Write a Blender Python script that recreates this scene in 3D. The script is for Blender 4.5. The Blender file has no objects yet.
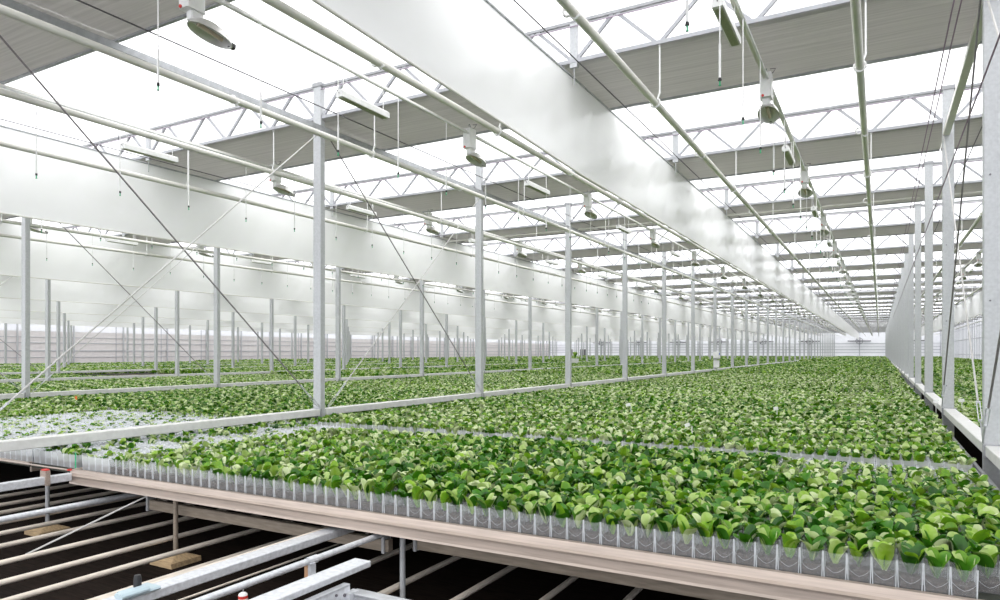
import bpy, math, random
import numpy as np
from mathutils import Vector, Matrix, Euler

random.seed(7)
rng = np.random.default_rng(11)
SC = bpy.context.scene
COL = SC.collection
PI = math.pi

# ------------------------------------------------------------------ layout
# Heights are written relative to the eye (2.15 m above the floor); everything is lifted at the end.
EYE = 2.15
FLOOR = -EYE
F_PX, VX, HY = 684.0, 880.0, 352.0
TH = math.atan((VX - 500) / F_PX)
S, C = math.sin(TH), math.cos(TH)
BAY = 9.63                      # width of one house bay
XA, XB = -8.65, 0.98            # the two post rows of the main bay
Y0, DY = 9.0, 5.52              # first post in view, post spacing
NK = 29
YEND = Y0 + DY * (NK - 1) + 0.6
CHB, CHT = 4.13, 4.70           # truss chords
RAILZ = -1.0
BENCH = -1.31


def cam_w(x, y):
    return -x * S + y * C


def px_of(x, y):
    return 500 + F_PX * (x * C + y * S) / cam_w(x, y)


def gp(px, py, dz):
    w = F_PX * (-dz) / (py - HY)
    a = (px - 500) / F_PX
    return Vector((w * (a * C - S), w * (a * S + C), dz))


ONES = ['', 'first', 'second', 'third', 'fourth', 'fifth', 'sixth', 'seventh', 'eighth', 'ninth', 'tenth', 'eleventh',
        'twelfth', 'thirteenth', 'fourteenth', 'fifteenth', 'sixteenth', 'seventeenth', 'eighteenth', 'nineteenth']
TENS = ['', '', 'twenty', 'thirty', 'forty', 'fifty', 'sixty', 'seventy', 'eighty']


def ordw(n):
    if n < 20:
        return ONES[n]
    t, o = divmod(n, 10)
    return (TENS[t][:-1] + 'ieth') if o == 0 else TENS[t] + '-' + ONES[o]


# ------------------------------------------------------------------ materials
def nodes_of(m):
    m.use_nodes = True
    nt = m.node_tree
    return nt, nt.nodes['Principled BSDF'], nt.nodes['Material Output']


def mat(name, col, rough=0.5, metal=0.0, var=0.08, scale=8.0, stretch=(1, 1, 1), bump=0.0, spec=0.5, coords='Object'):
    """Principled surface with a procedural, slightly mottled colour."""
    m = bpy.data.materials.new(name)
    nt, b, _ = nodes_of(m)
    tc = nt.nodes.new('ShaderNodeTexCoord')
    mp = nt.nodes.new('ShaderNodeMapping')
    mp.inputs['Scale'].default_value = stretch
    nz = nt.nodes.new('ShaderNodeTexNoise')
    nz.inputs['Scale'].default_value = scale
    nz.inputs['Detail'].default_value = 4
    rp = nt.nodes.new('ShaderNodeValToRGB')
    lo = [max(0, c * (1 - var)) for c in col]
    hi = [min(1, c * (1 + var)) for c in col]
    rp.color_ramp.elements[0].color = (*lo, 1)
    rp.color_ramp.elements[1].color = (*hi, 1)
    rp.color_ramp.elements[0].position = 0.3
    rp.color_ramp.elements[1].position = 0.7
    L = nt.links.new
    L(tc.outputs[coords], mp.inputs['Vector'])
    L(mp.outputs['Vector'], nz.inputs['Vector'])
    L(nz.outputs['Fac'], rp.inputs['Fac'])
    L(rp.outputs['Color'], b.inputs['Base Color'])
    b.inputs['Roughness'].default_value = rough
    b.inputs['Metallic'].default_value = metal
    b.inputs['Specular IOR Level'].default_value = spec
    if bump:
        bp = nt.nodes.new('ShaderNodeBump')
        bp.inputs['Strength'].default_value = bump
        bp.inputs['Distance'].default_value = 0.01
        L(nz.outputs['Fac'], bp.inputs['Height'])
        L(bp.outputs['Normal'], b.inputs['Normal'])
    return m


M = {}
M['post'] = mat('galvanised_post', (0.47, 0.48, 0.495), 0.45, 0.15, 0.08, 30)
M['rail'] = mat('white_painted_rail', (0.66, 0.66, 0.645), 0.45, 0.0, 0.07, 12)
M['truss'] = mat('truss_white', (0.38, 0.385, 0.41), 0.45, 0.1, 0.06, 10)
M['chord'] = mat('chord_grey', (0.33, 0.335, 0.35), 0.4, 0.2, 0.08, 10)
M['pipe'] = mat('cream_pipe', (0.74, 0.725, 0.68), 0.4, 0.0, 0.06, 3)
M['channel'] = mat('galvanised_channel', (0.42, 0.43, 0.45), 0.4, 0.3, 0.12, 14)
M['wire'] = mat('dark_wire', (0.16, 0.15, 0.17), 0.5, 0.3)
M['cable'] = mat('steel_cable', (0.24, 0.22, 0.23), 0.45, 0.4)
M['cable_light'] = mat('pale_cable', (0.55, 0.54, 0.53), 0.45, 0.3)
M['cord'] = mat('purple_cord', (0.33, 0.24, 0.33), 0.7)
M['plastic'] = mat('white_plastic', (0.78, 0.78, 0.77), 0.4)
M['lamp'] = mat('lamp_white', (0.80, 0.80, 0.79), 0.4)
M['reflector'] = mat('lamp_reflector', (0.74, 0.73, 0.71), 0.3, 0.45, 0.1, 9)
M['bulb'] = mat('lamp_bulb_glass', (0.62, 0.52, 0.42), 0.15, 0.0)
M['lens'] = mat('louvre_green_grey', (0.33, 0.345, 0.24), 0.4, 0.2, 0.3, 40, (1, 4, 1))
M['black'] = mat('black_plastic', (0.02, 0.02, 0.022), 0.5)
M['red'] = mat('red_plastic', (0.62, 0.04, 0.03), 0.45)
M['blue'] = mat('blue_hose', (0.05, 0.10, 0.50), 0.45)
M['green'] = mat('green_plastic', (0.05, 0.42, 0.20), 0.5)
M['alu'] = mat('weathered_aluminium', (0.43, 0.355, 0.305), 0.36, 0.35, 0.16, 5, (0.5, 14, 14))
M['beam'] = mat('aged_beam', (0.30, 0.25, 0.20), 0.5, 0.3, 0.2, 6, (1, 8, 8))
M['zinc'] = mat('bright_zinc', (0.62, 0.635, 0.67), 0.4, 0.3, 0.14, 30)
M['tube'] = mat('floor_heating_pipe', (0.70, 0.63, 0.55), 0.45, 0.1, 0.12, 5)
M['floor'] = mat('black_ground_cloth', (0.012, 0.008, 0.006), 0.9, 0, 0.5, 5, (1, 9, 1), 0.3, 0.08)
M['foot'] = mat('tan_wood_block', (0.42, 0.30, 0.17), 0.7, 0, 0.25, 9, (1, 6, 6))
M['tray'] = mat('dark_bench_tray', (0.035, 0.04, 0.03), 0.8, 0, 0.3, 20)
M['bark'] = mat('bark_substrate', (0.045, 0.032, 0.026), 0.9, 0, 0.7, 60, (1, 1, 1), 0.6, 0.2)
M['fan'] = mat('fan_grey', (0.16, 0.16, 0.17), 0.5)
M['card'] = mat('white_card', (0.85, 0.85, 0.84), 0.5)
M['mullion'] = mat('grey_mullion', (0.42, 0.43, 0.46), 0.5)


def leaf_material(name):
    m = bpy.data.materials.new(name)
    nt, b, out = nodes_of(m)
    L = nt.links.new
    at = nt.nodes.new('ShaderNodeAttribute')
    at.attribute_name = 'tone'
    rp = nt.nodes.new('ShaderNodeValToRGB')
    e = rp.color_ramp.elements
    e[0].position, e[0].color = 0.0, (0.010, 0.062, 0.003, 1)
    e[1].position, e[1].color = 1.0, (0.62, 0.69, 0.42, 1)  # pale end: lighter leaf green plus sky reflection painted into the colour
    for p, c in ((0.33, (0.046, 0.185, 0.006, 1)), (0.56, (0.225, 0.40, 0.020, 1)), (0.78, (0.41, 0.53, 0.19, 1))):
        n = e.new(p)
        n.color = c
    tc = nt.nodes.new('ShaderNodeTexCoord')
    nz = nt.nodes.new('ShaderNodeTexNoise')
    nz.inputs['Scale'].default_value = 45
    ad = nt.nodes.new('ShaderNodeMath')
    ad.operation = 'MULTIPLY_ADD'
    ad.inputs[1].default_value = 0.16
    L(tc.outputs['Object'], nz.inputs['Vector'])
    L(nz.outputs['Fac'], ad.inputs[0])
    sb = nt.nodes.new('ShaderNodeMath')
    sb.operation = 'SUBTRACT'
    sb.inputs[1].default_value = 0.08
    L(at.outputs['Fac'], sb.inputs[0])
    L(sb.outputs[0], ad.inputs[2])
    L(ad.outputs[0], rp.inputs['Fac'])
    L(rp.outputs['Color'], b.inputs['Base Color'])
    b.inputs['Roughness'].default_value = 0.34
    b.inputs['Specular IOR Level'].default_value = 0.36
    tr = nt.nodes.new('ShaderNodeBsdfTranslucent')
    L(rp.outputs['Color'], tr.inputs['Color'])
    mx = nt.nodes.new('ShaderNodeMixShader')
    mx.inputs[0].default_value = 0.18
    L(b.outputs[0], mx.inputs[1])
    L(tr.outputs[0], mx.inputs[2])
    L(mx.outputs[0], out.inputs['Surface'])
    return m


def sheet_material(name, col, transp, transl, gloss, rough=0.3, scale=4.0, stretch=(1, 1, 1), bump=0.0, var=0.05):
    """Thin cloth or film: diffuse + translucent + some see-through + a gloss."""
    m = bpy.data.materials.new(name)
    nt, b, out = nodes_of(m)
    L = nt.links.new
    tc = nt.nodes.new('ShaderNodeTexCoord')
    mp = nt.nodes.new('ShaderNodeMapping')
    mp.inputs['Scale'].default_value = stretch
    nz = nt.nodes.new('ShaderNodeTexNoise')
    nz.inputs['Scale'].default_value = scale
    nz.inputs['Detail'].default_value = 5
    L(tc.outputs['Object'], mp.inputs['Vector'])
    L(mp.outputs['Vector'], nz.inputs['Vector'])
    rp = nt.nodes.new('ShaderNodeValToRGB')
    rp.color_ramp.elements[0].position = 0.3
    rp.color_ramp.elements[1].position = 0.7
    rp.color_ramp.elements[0].color = (*[c * (1 - var) for c in col], 1)
    rp.color_ramp.elements[1].color = (*[min(1, c * (1 + var)) for c in col], 1)
    L(nz.outputs['Fac'], rp.inputs['Fac'])
    L(rp.outputs['Color'], b.inputs['Base Color'])
    b.inputs['Roughness'].default_value = rough
    b.inputs['Specular IOR Level'].default_value = gloss
    last = b.outputs[0]
    if bump:
        bp = nt.nodes.new('ShaderNodeBump')
        bp.inputs['Strength'].default_value = bump
        bp.inputs['Distance'].default_value = 0.03
        L(nz.outputs['Fac'], bp.inputs['Height'])
        L(bp.outputs['Normal'], b.inputs['Normal'])
    for fac, typ in ((transl, 'ShaderNodeBsdfTranslucent'), (transp, 'ShaderNodeBsdfTransparent')):
        if fac:
            n = nt.nodes.new(typ)
            if typ.endswith('Translucent'):
                L(rp.outputs['Color'], n.inputs['Color'])
            mx = nt.nodes.new('ShaderNodeMixShader')
            mx.inputs[0].default_value = fac
            L(last, mx.inputs[1])
            L(n.outputs[0], mx.inputs[2])
            last = mx.outputs[0]
    L(last, out.inputs['Surface'])
    return m


M['leaf'] = leaf_material('orchid_leaf')
M['sleeve'] = sheet_material('clear_pot_film', (0.84, 0.86, 0.88), 0.77, 0.35, 0.7, 0.15, 30, (1, 1, 1), 0.4)
M['seam'] = sheet_material('pot_film_seam', (0.85, 0.87, 0.90), 0.25, 0.35, 0.6, 0.2, 30)
M['pale_sleeve'] = sheet_material('milky_pot_film', (0.90, 0.92, 0.94), 0.46, 0.40, 0.6, 0.2, 30)  # light reflecting off the film, painted in as a whiter, less clear sheet
M['film'] = sheet_material('white_hanging_film', (0.90, 0.90, 0.905), 0.0, 0.24, 0.45, 0.24, 1.1, (3, 0.6, 1.2), 0.45, 0.02)
M['panel_light'] = sheet_material('pale_wall_panel', (0.82, 0.82, 0.84), 0.0, 0.40, 0.2, 0.5, 3, (1, 1, 1), 0.0, 0.03)
M['screen'] = sheet_material('grey_shade_cloth', (0.60, 0.585, 0.575), 0.0, 0.42, 0.25, 0.55, 5, (0.12, 5, 1), 0.15, 0.10)
M['roof'] = sheet_material('white_diffusing_cloth', (0.86, 0.86, 0.86), 0.52, 0.75, 0.1, 0.8, 3, (0.08, 2.5, 1), 0.0, 0.05)
M['glaze'] = sheet_material('milky_glazing', (0.80, 0.80, 0.82), 0.05, 0.45, 0.4, 0.3, 3, (1, 1, 1), 0.0, 0.03)
M['panel'] = sheet_material('grey_wall_panel', (0.68, 0.655, 0.65), 0.0, 0.32, 0.2, 0.5, 3, (1, 1, 1), 0.0, 0.04)


# ------------------------------------------------------------------ mesh helpers
class MB:
    def __init__(s):
        s.v, s.f = [], []

    def add(s, vs, fs):
        n = len(s.v)
        s.v += [tuple(p) for p in vs]
        s.f += [tuple(i + n for i in f) for f in fs]
        return s

    def box(s, x0, x1, y0, y1, z0, z1):
        vs = [(x0, y0, z0), (x1, y0, z0), (x1, y1, z0), (x0, y1, z0), (x0, y0, z1), (x1, y0, z1), (x1, y1, z1), (x0, y1, z1)]
        return s.add(vs, [(0, 3, 2, 1), (4, 5, 6, 7), (0, 1, 5, 4), (1, 2, 6, 5), (2, 3, 7, 6), (3, 0, 4, 7)])

    def bbox(s, x0, x1, y0, y1, z0, z1, axis, b):
        """Box with its four long edges chamfered; axis = the long direction."""
        def ring(u0, u1, w0, w1):
            return [(u0 + b, w0), (u1 - b, w0), (u1, w0 + b), (u1, w1 - b), (u1 - b, w1), (u0 + b, w1), (u0, w1 - b), (u0, w0 + b)]
        if axis == 'x':
            r = ring(y0, y1, z0, z1); A = [(x0, *p) for p in r]; B = [(x1, *p) for p in r]
        elif axis == 'y':
            r = ring(x0, x1, z0, z1); A = [(p[0], y0, p[1]) for p in r]; B = [(p[0], y1, p[1]) for p in r]
        else:
            r = ring(x0, x1, y0, y1); A = [(*p, z0) for p in r]; B = [(*p, z1) for p in r]
        fs = [(i, (i + 1) % 8, (i + 1) % 8 + 8, i + 8) for i in range(8)]
        return s.add(A + B, fs + [tuple(range(7, -1, -1)), tuple(range(8, 16))])

    def tube(s, p0, p1, r, n=8, r1=None, caps=True):
        p0, p1 = Vector(p0), Vector(p1)
        d = (p1 - p0).normalized()
        a = d.orthogonal().normalized()
        b = d.cross(a)
        r1 = r if r1 is None else r1
        A = [p0 + (a * math.cos(t) + b * math.sin(t)) * r for t in (2 * PI * i / n for i in range(n))]
        B = [p1 + (a * math.cos(t) + b * math.sin(t)) * r1 for t in (2 * PI * i / n for i in range(n))]
        fs = [(i, (i + 1) % n, (i + 1) % n + n, i + n) for i in range(n)]
        if caps:
            fs += [tuple(range(n - 1, -1, -1)), tuple(range(n, 2 * n))]
        return s.add(A + B, fs)

    def poly(s, pts, r, n=8):
        for a, b in zip(pts, pts[1:]):
            s.tube(a, b, r, n)
        return s

    def bar(s, p0, p1, w, h, up=(0, 0, 1)):
        p0, p1 = Vector(p0), Vector(p1)
        d = (p1 - p0).normalized()
        x = d.cross(Vector(up)).normalized() * (w / 2)
        z = x.cross(d).normalized() * (h / 2)
        A = [p0 - x - z, p0 + x - z, p0 + x + z, p0 - x + z]
        B = [p + (p1 - p0) for p in A]
        return s.add(A + B, [(0, 1, 5, 4), (1, 2, 6, 5), (2, 3, 7, 6), (3, 0, 4, 7), (3, 2, 1, 0), (4, 5, 6, 7)])

    def lathe(s, prof, c=(0, 0, 0), n=14, sy=1.0):
        vs, fs = [], []
        for r, z in prof:
            for i in range(n):
                t = 2 * PI * i / n
                vs.append((c[0] + r * math.cos(t), c[1] + r * math.sin(t) * sy, c[2] + z))
        for k in range(len(prof) - 1):
            for i in range(n):
                j = (i + 1) % n
                fs.append((k * n + i, k * n + j, (k + 1) * n + j, (k + 1) * n + i))
        return s.add(vs, fs)

    def prism(s, prof, x0, x1, axis='x'):
        """Closed profile (u, z) swept along an axis."""
        n = len(prof)
        if axis == 'x':
            A = [(x0, u, z) for u, z in prof]; B = [(x1, u, z) for u, z in prof]
        else:
            A = [(u, x0, z) for u, z in prof]; B = [(u, x1, z) for u, z in prof]
        fs = [(i, (i + 1) % n, (i + 1) % n + n, i + n) for i in range(n)]
        return s.add(A + B, fs + [tuple(range(n - 1, -1, -1)), tuple(range(n, 2 * n))])

    def mesh(s, name, m, smooth=False):
        me = bpy.data.meshes.new(name)
        me.from_pydata(s.v, [], s.f)
        me.materials.append(m)
        import bmesh
        bm = bmesh.new(); bm.from_mesh(me)
        bmesh.ops.recalc_face_normals(bm, faces=bm.faces)
        bm.to_mesh(me); bm.free()
        if smooth:
            me.polygons.foreach_set('use_smooth', [True] * len(me.polygons))
            try:
                me.set_sharp_from_angle(angle=math.radians(42))
            except Exception:
                pass
        return me

    def build(s, name, m, parent=None, smooth=False):
        return link(name, s.mesh(name, m, smooth), parent)


def link(name, data, parent=None):
    o = bpy.data.objects.new(name, data)
    COL.objects.link(o)
    if parent is not None:
        o.parent = parent
    return o


def tag(o, label=None, cat=None, group=None, kind=None):
    for k, v in (('label', label), ('category', cat), ('group', group), ('kind', kind)):
        if v:
            o[k] = v
    return o


def thing(name, label, cat, loc=(0, 0, 0), rz=0, group=None):
    o = link(name, None)
    o.empty_display_size = 0.1
    o.location = loc
    o.rotation_euler = (0, 0, rz)
    return tag(o, label, cat, group)


KIDS = {}


def dup(o, parent=None):
    c = o.copy()
    COL.objects.link(c)
    c.parent = parent
    for ch in KIDS.setdefault(o.name, list(o.children)):
        dup(ch, c)
    return c


class Series:
    """One kind of thing: the first placement uses the original, each later one a copy of it and its parts."""
    def __init__(s, root, far=None):
        s.root, s.used, s.far, s.far_used = root, False, far, False

    def put(s, loc, label, group, rz=0.0, far=False, cat=None):
        src = s.far if far else s.root
        used = s.far_used if far else s.used
        if far:
            s.far_used = True
        else:
            s.used = True
        o = src
        if used:
            o = dup(src)
        o.location = loc
        o.rotation_euler = (0, 0, rz)
        tag(o, label, cat, group)
        return o

    def finish(s):
        for src, used in ((s.root, s.used), (s.far, s.far_used)):
            if src is not None and not used:
                for ch in list(src.children):
                    bpy.data.objects.remove(ch)
                bpy.data.objects.remove(src)


def merged(name, root):
    """A single mesh of a thing and its parts, for far copies too small to show them."""
    me = bpy.data.meshes.new(name)
    vs, fs, mi, mats = [], [], [], []
    bpy.context.view_layer.update()
    stack = list(root.children)
    while stack:
        o = stack.pop()
        stack += list(o.children)
        if o.data is None:
            continue
        if o.data.materials[0] not in mats:
            mats.append(o.data.materials[0])
        k = mats.index(o.data.materials[0])
        n = len(vs)
        mw = o.matrix_local if o.parent is root else o.parent.matrix_local @ o.matrix_local
        vs += [tuple(mw @ v.co) for v in o.data.vertices]
        fs += [tuple(i + n for i in p.vertices) for p in o.data.polygons]
        mi += [k] * len(o.data.polygons)
    me.from_pydata(vs, [], fs)
    for m in mats:
        me.materials.append(m)
    me.polygons.foreach_set('material_index', mi)
    o = link(name, me)
    for k in ('label', 'category', 'group'):
        if root.get(k):
            o[k] = root[k]
    return o


# ------------------------------------------------------------------ where things are, in words
BAYS = list(range(-7, 2))
BAYW = {1: 'in the bay beside the glazed wall', 0: 'over the front orchid bench'}
BAYSHORT = {1: 'glazed wall bay', 0: 'front bench bay'}
for b in range(-1, -8, -1):
    BAYW[b] = 'in the %s bay past the front bench' % ordw(-b)
    BAYSHORT[b] = '%s bay past the front bench' % ordw(-b)


def bay_x(b):
    """Centre of bay b."""
    return -3.835 + BAY * b


def row_x(r):
    """Post row r: 0 on the far side of the front bench, 1 on the near side, negative further off."""
    return XA + BAY * r + (0.08 if r > 0 else 0.0)


ROWW = {1: 'post row at the near bench end', 0: 'post row behind the front bench', 2: 'glazed side wall'}
for r in range(-1, -8, -1):
    ROWW[r] = '%s post row past the front bench' % ordw(-r)
YK = [Y0 + DY * k for k in range(NK)]
NEAR = 11        # how many along a row are told apart one by one


def seen(x, y, z0, z1, m=0):
    """Whether an upright span at (x, y) can fall inside the picture (margin m in pixels)."""
    w = cam_w(x, y)
    if w < 0.4:
        return False
    p = px_of(x, y)
    t = HY - F_PX * z1 / w
    bt = HY - F_PX * z0 / w
    return -m <= p <= 1000 + m and bt > -m and t < 600 + m


# ------------------------------------------------------------------ the setting
XL, XR = row_x(-7), row_x(1) + BAY + 0.02
fl = MB().box(XL, XR, -9, YEND, FLOOR - 0.05, FLOOR).build('floor', M['floor'])
tag(fl, 'dark ground cloth under the benches and pipes', None, None, 'structure')

# roof cloth, gently sagging between the trusses
vs, fs = [], []
xs = [XL + (XR - XL) * i / 9 for i in range(10)]
ys = [-9.0]
for k in range(-2, NK + 1):
    yb = Y0 + DY * k
    ys += [y for y in (yb, yb + DY * 0.25, yb + DY * 0.5, yb + DY * 0.75) if -9 < y < YEND]
ys.append(YEND)
for y in ys:
    ph = ((y - Y0) / DY) % 1.0
    for x in xs:
        vs.append((x, y, 4.86 - 0.05 * math.sin(PI * ph)))
n = len(xs)
for j in range(len(ys) - 1):
    for i in range(n - 1):
        fs.append((j * n + i, j * n + i + 1, (j + 1) * n + i + 1, (j + 1) * n + i))
ce = MB().add(vs, fs).build('ceiling', M['roof'])
tag(ce, 'bright white diffusing roof cloth above the trusses', None, None, 'structure')


def wall(name, label, axis, at, u0, u1, z_mid, z_low, pitch, girts):
    """A glazed wall: grey panels below, milky glazing above, thin mullions and girts."""
    w = link(name, None)
    tag(w, label, None, None, 'structure')
    t = 0.04

    def slab(nm, za, zb, m):
        q = MB()
        if axis == 'x':
            q.box(at - t, at, u0, u1, za, zb)
        else:
            q.box(u0, u1, at, at + t, za, zb)
        return tag(q.build(nm, m, w), None, None, None, 'structure')
    slab('upper_glazing', z_mid, 4.9, M['glaze'])
    if z_low < z_mid:
        slab('wall_panel', z_low, z_mid, M['panel' if axis == 'x' else 'panel_light'])
    if z_low > FLOOR:
        slab('wall_base', FLOOR, z_low, M['glaze'])
    q = MB()
    nb = int((u1 - u0) / pitch)
    for i in range(nb + 1):
        u = u0 + (u1 - u0) * i / nb
        if axis == 'x':
            q.box(at, at + 0.05, u - 0.03, u + 0.03, FLOOR, 4.9)
        else:
            q.box(u - 0.03, u + 0.03, at - 0.05, at, FLOOR, 4.9)
    for z, h in girts:
        if axis == 'x':
            q.box(at, at + 0.07, u0, u1, z - h / 2, z + h / 2)
        else:
            q.box(u0, u1, at - 0.07, at, z - h / 2, z + h / 2)
    tag(q.build('wall_mullion', M['mullion'], w), None, None, None, 'structure')
    return w


wall('wall_left', 'far side wall with grey panels below white glazing', 'x', XL, -9, YEND, 2.15, FLOOR, 5.52,
     [(0.12, 0.10), (0.95, 0.07), (-0.55, 0.06), (1.55, 0.05)])
wall('wall_back', 'far end wall with grey panel bands', 'y', YEND, XL, XR, 1.8, -0.1, 4.815,
     [(1.8, 0.09), (1.1, 0.09), (0.5, 0.12), (-0.1, 0.09)])
wr = wall('wall_right', 'milky glazed side wall with a thin grey grid', 'x', XR + 0.04, -9, YEND, FLOOR + 0.02, FLOOR, 1.84, [(3.75, 0.12), (1.75, 0.06), (-0.35, 0.06), (3.3, 0.03)])
for ch in wr.children:                                   # its grid stands on the inner face
    if ch.name.startswith('wall_mullion'):
        ch.location.x = -0.11

# ------------------------------------------------------------------ posts
q = MB().bbox(-0.088, 0.088, -0.058, 0.058, FLOOR, 4.72, 'z', 0.008)
post_root = thing('steel_post', 'x', 'post')
shaft = q.build('shaft', M['post'], post_root)
MB().box(-0.10, 0.10, -0.075, 0.075, 4.66, 4.73).build('head_plate', M['chord'], post_root)
posts = Series(post_root, merged('steel_post', post_root))
for r in range(-7, 2):
    x = row_x(r)
    if r == -7:
        x += 0.16
    for k in range(-1 if r in (0, 1) else 0, NK):
        y = Y0 + DY * k
        if not seen(x, y, -1.2, 4.7, 260 if r in (0, 1) else 60):
            continue
        g = 'posts of the %s' % ROWW[r]
        kk = k + 1
        if k < 0:
            lab = 'frontmost grey steel post, before the aisle, %s' % ROWW[r]
        elif k < NEAR:
            lab = '%s grey steel post counted down the %s' % (ordw(kk), ROWW[r])
        else:
            lab = 'distant grey steel post deep down the %s' % ROWW[r]
        p_ = posts.put((x, y, 0), lab, g, far=(k > 9 or r < -1))
        if r == 1 and k in (0, 1):
            for z in (-0.6, 0.55, 1.9):
                bt_ = MB().tube((-0.03, -0.057, z), (-0.03, -0.066, z), 0.010, 8).build('bolt', M['wire'], p_)
posts.finish()

# rails joining the posts of a row
for r in range(-6, 2):
    x = row_x(r)
    q = MB()
    for k in range(-1, NK - 1):
        q.bbox(x - 0.075, x + 0.105, Y0 + DY * k + 0.06, Y0 + DY * (k + 1) - 0.06, RAILZ - 0.116, RAILZ, 'y', 0.008)
    rt = thing('post_rail', 'white steel rail linking the %s just above the plants' % ROWW[r], 'rail', group='rails along the post rows')
    q.build('rail_beam', M['rail'], rt)
    if r >= -1:
        sb = MB().box(-0.10, 0.125, -0.014, 0.014, RAILZ - 0.14, RAILZ + 0.012).mesh('splice_bracket', M['chord'])
        for k in range(NK):
            link('splice_bracket', sb, rt).location = (x, Y0 + DY * k - 0.073, 0)
    if r == 1:
        MB().bbox(x - 0.13, x - 0.09, 3.5, YEND - 1, -1.36, -1.27, 'y', 0.006).build('lower_channel', M['channel'], rt)
        MB().tube((x - 0.17, 3.5, -1.43), (x - 0.17, YEND - 1, -1.43), 0.024, 10).build('lower_pipe', M['zinc'], rt, True)

# ------------------------------------------------------------------ roof trusses
tr = thing('roof_truss', 'x', 'truss')
hb = BAY / 2 - 0.09
q = MB().bbox(-hb, hb, -0.03, 0.03, CHT - 0.05, CHT, 'x', 0.006).bbox(-hb, hb, -0.028, -0.008, CHT - 0.085, CHT - 0.065, 'x', 0.003)
q.build('top_chord', M['chord'], tr)
MB().bbox(-hb, hb, -0.035, 0.035, CHB - 0.04, CHB + 0.02, 'x', 0.006).build('bottom_chord', M['truss'], tr)
q = MB()
for i in range(-4, 4):
    xb = i * BAY / 8
    xt = xb + BAY / 16
    for xa, za, xc, zc in ((xb, CHB, xt, CHT - 0.04), (xt, CHT - 0.04, xb + BAY / 8, CHB)):
        d = 0.03 if xc > xa else -0.03
        xa2, xc2 = max(-hb, xa + d), min(hb, xc - d)
        q.bar((xa2, 0, za), (xc2, 0, zc), 0.045, 0.042, (0, 1, 0))
q.build('web', M['truss'], tr)
MB().box(-0.055, 0.055, -0.03, 0.03, CHB - 0.1, CHT - 0.02).tube((0.0, 0, CHB - 0.34), (0.0, 0, CHB), 0.008, 6).build('king_post', M['post'], tr)
MB().tube((-hb, -0.05, CHT - 0.10), (hb, -0.05, CHT - 0.10), 0.007, 6).build('cable', M['cord'], tr)
trusses = Series(tr, merged('roof_truss', tr))
for b in BAYS:
    if b < -6:
        continue
    for k in range(NK):
        x, y = bay_x(b), YK[k]
        if not any(seen(x + d, y, CHB, CHT, 30) for d in (-hb, -2.4, 0, 2.4, hb)):
            continue
        lab = ('%s white lattice roof truss from the front, %s' % (ordw(k + 1), BAYW[b])) if k < NEAR else 'distant white lattice roof truss %s' % BAYW[b]
        o_ = trusses.put((x + (0.04 if b == 0 else 0.08 if b > 0 else 0), y, 0), lab, 'roof trusses %s' % BAYW[b], far=(k > 7 or b < -1))
        o_.scale = ((BAY + 0.08) / BAY if b == 0 else 1.0, 1, 1)
trusses.finish()

# ------------------------------------------------------------------ shade screens packed beside each truss
def screen_proto(depth):
    t = thing('shade_screen', 'x', 'screen')
    nx, ny = 40, 10
    vs, fs = [], []
    for j in range(ny + 1):
        for i in range(nx + 1):
            hx = hb if j == 0 else BAY / 2 - 0.004
            x = -hx + 2 * hx * i / nx
            y = -0.07 if j == 0 else 0.03 + (depth - 0.03) * (j - 1) / (ny - 1)
            z = CHB - 0.055 - 0.012 * math.sin(PI * j / ny) + 0.004 * math.sin(i * 1.7 + j * 2.3)
            vs.append((x, y, z))
    n = nx + 1
    top = len(vs)
    vs += [(x, y, z + 0.012) for x, y, z in vs]
    for j in range(ny):
        for i in range(nx):
            a = j * n + i
            fs.append((a, a + n, a + n + 1, a + 1))
            fs.append((top + a, top + a + 1, top + a + n + 1, top + a + n))
    MB().add(vs, fs).build('cloth', M['screen'], t, True)
    MB().bbox(-BAY / 2 + 0.01, BAY / 2 - 0.01, depth - 0.02, depth + 0.03, CHB - 0.085, CHB - 0.045, 'x', 0.006).build('edge_bar', M['channel'], t)
    return t


wid = [1.86, 1.76, 1.5]
sprot = []
for d in wid:
    p = screen_proto(d)
    sprot.append(Series(p, merged('shade_screen', p)))
for b in BAYS:
    if b < -6:
        continue
    for k in range(-1, NK):
        x, y = bay_x(b), Y0 + DY * k
        if not any(seen(x + d, y + e, CHB - 0.1, CHB, 10) for d in (-hb, -3.6, -2.4, -1.2, 0, 1.2, 2.4, hb) for e in (0.1, 1.0, 1.8)):
            continue
        if y + 2 > YEND:
            continue
        v = 0 if k <= 0 else 1 if k == 1 else (2 if (k * 7 + b * 3) % 3 else 1)
        lab = ('%s grey shade screen from the front, %s' % (ordw(k + 2), BAYW[b])) if k < NEAR else 'distant grey shade screen %s' % BAYW[b]
        o_ = sprot[v].put((x + (0.04 if b == 0 else 0.08 if b > 0 else 0), y + 0.04, 0), lab, 'shade screens %s' % BAYW[b], far=(k > 7 or b < -1))
        o_.scale = ((BAY + 0.08) / BAY if b == 0 else 1.0, 1, 1)
for s_ in sprot:
    s_.finish()

# ------------------------------------------------------------------ long film strips hanging down the middle of each bay
def film_low(b, y):
    if b > 0:
        return 2.5
    if b == 0:
        return 2.80 - 0.14 * min(1.0, max(0.0, (y - 3.5) / 6.0))
    return 2.46 if b == -1 else 2.34


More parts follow.
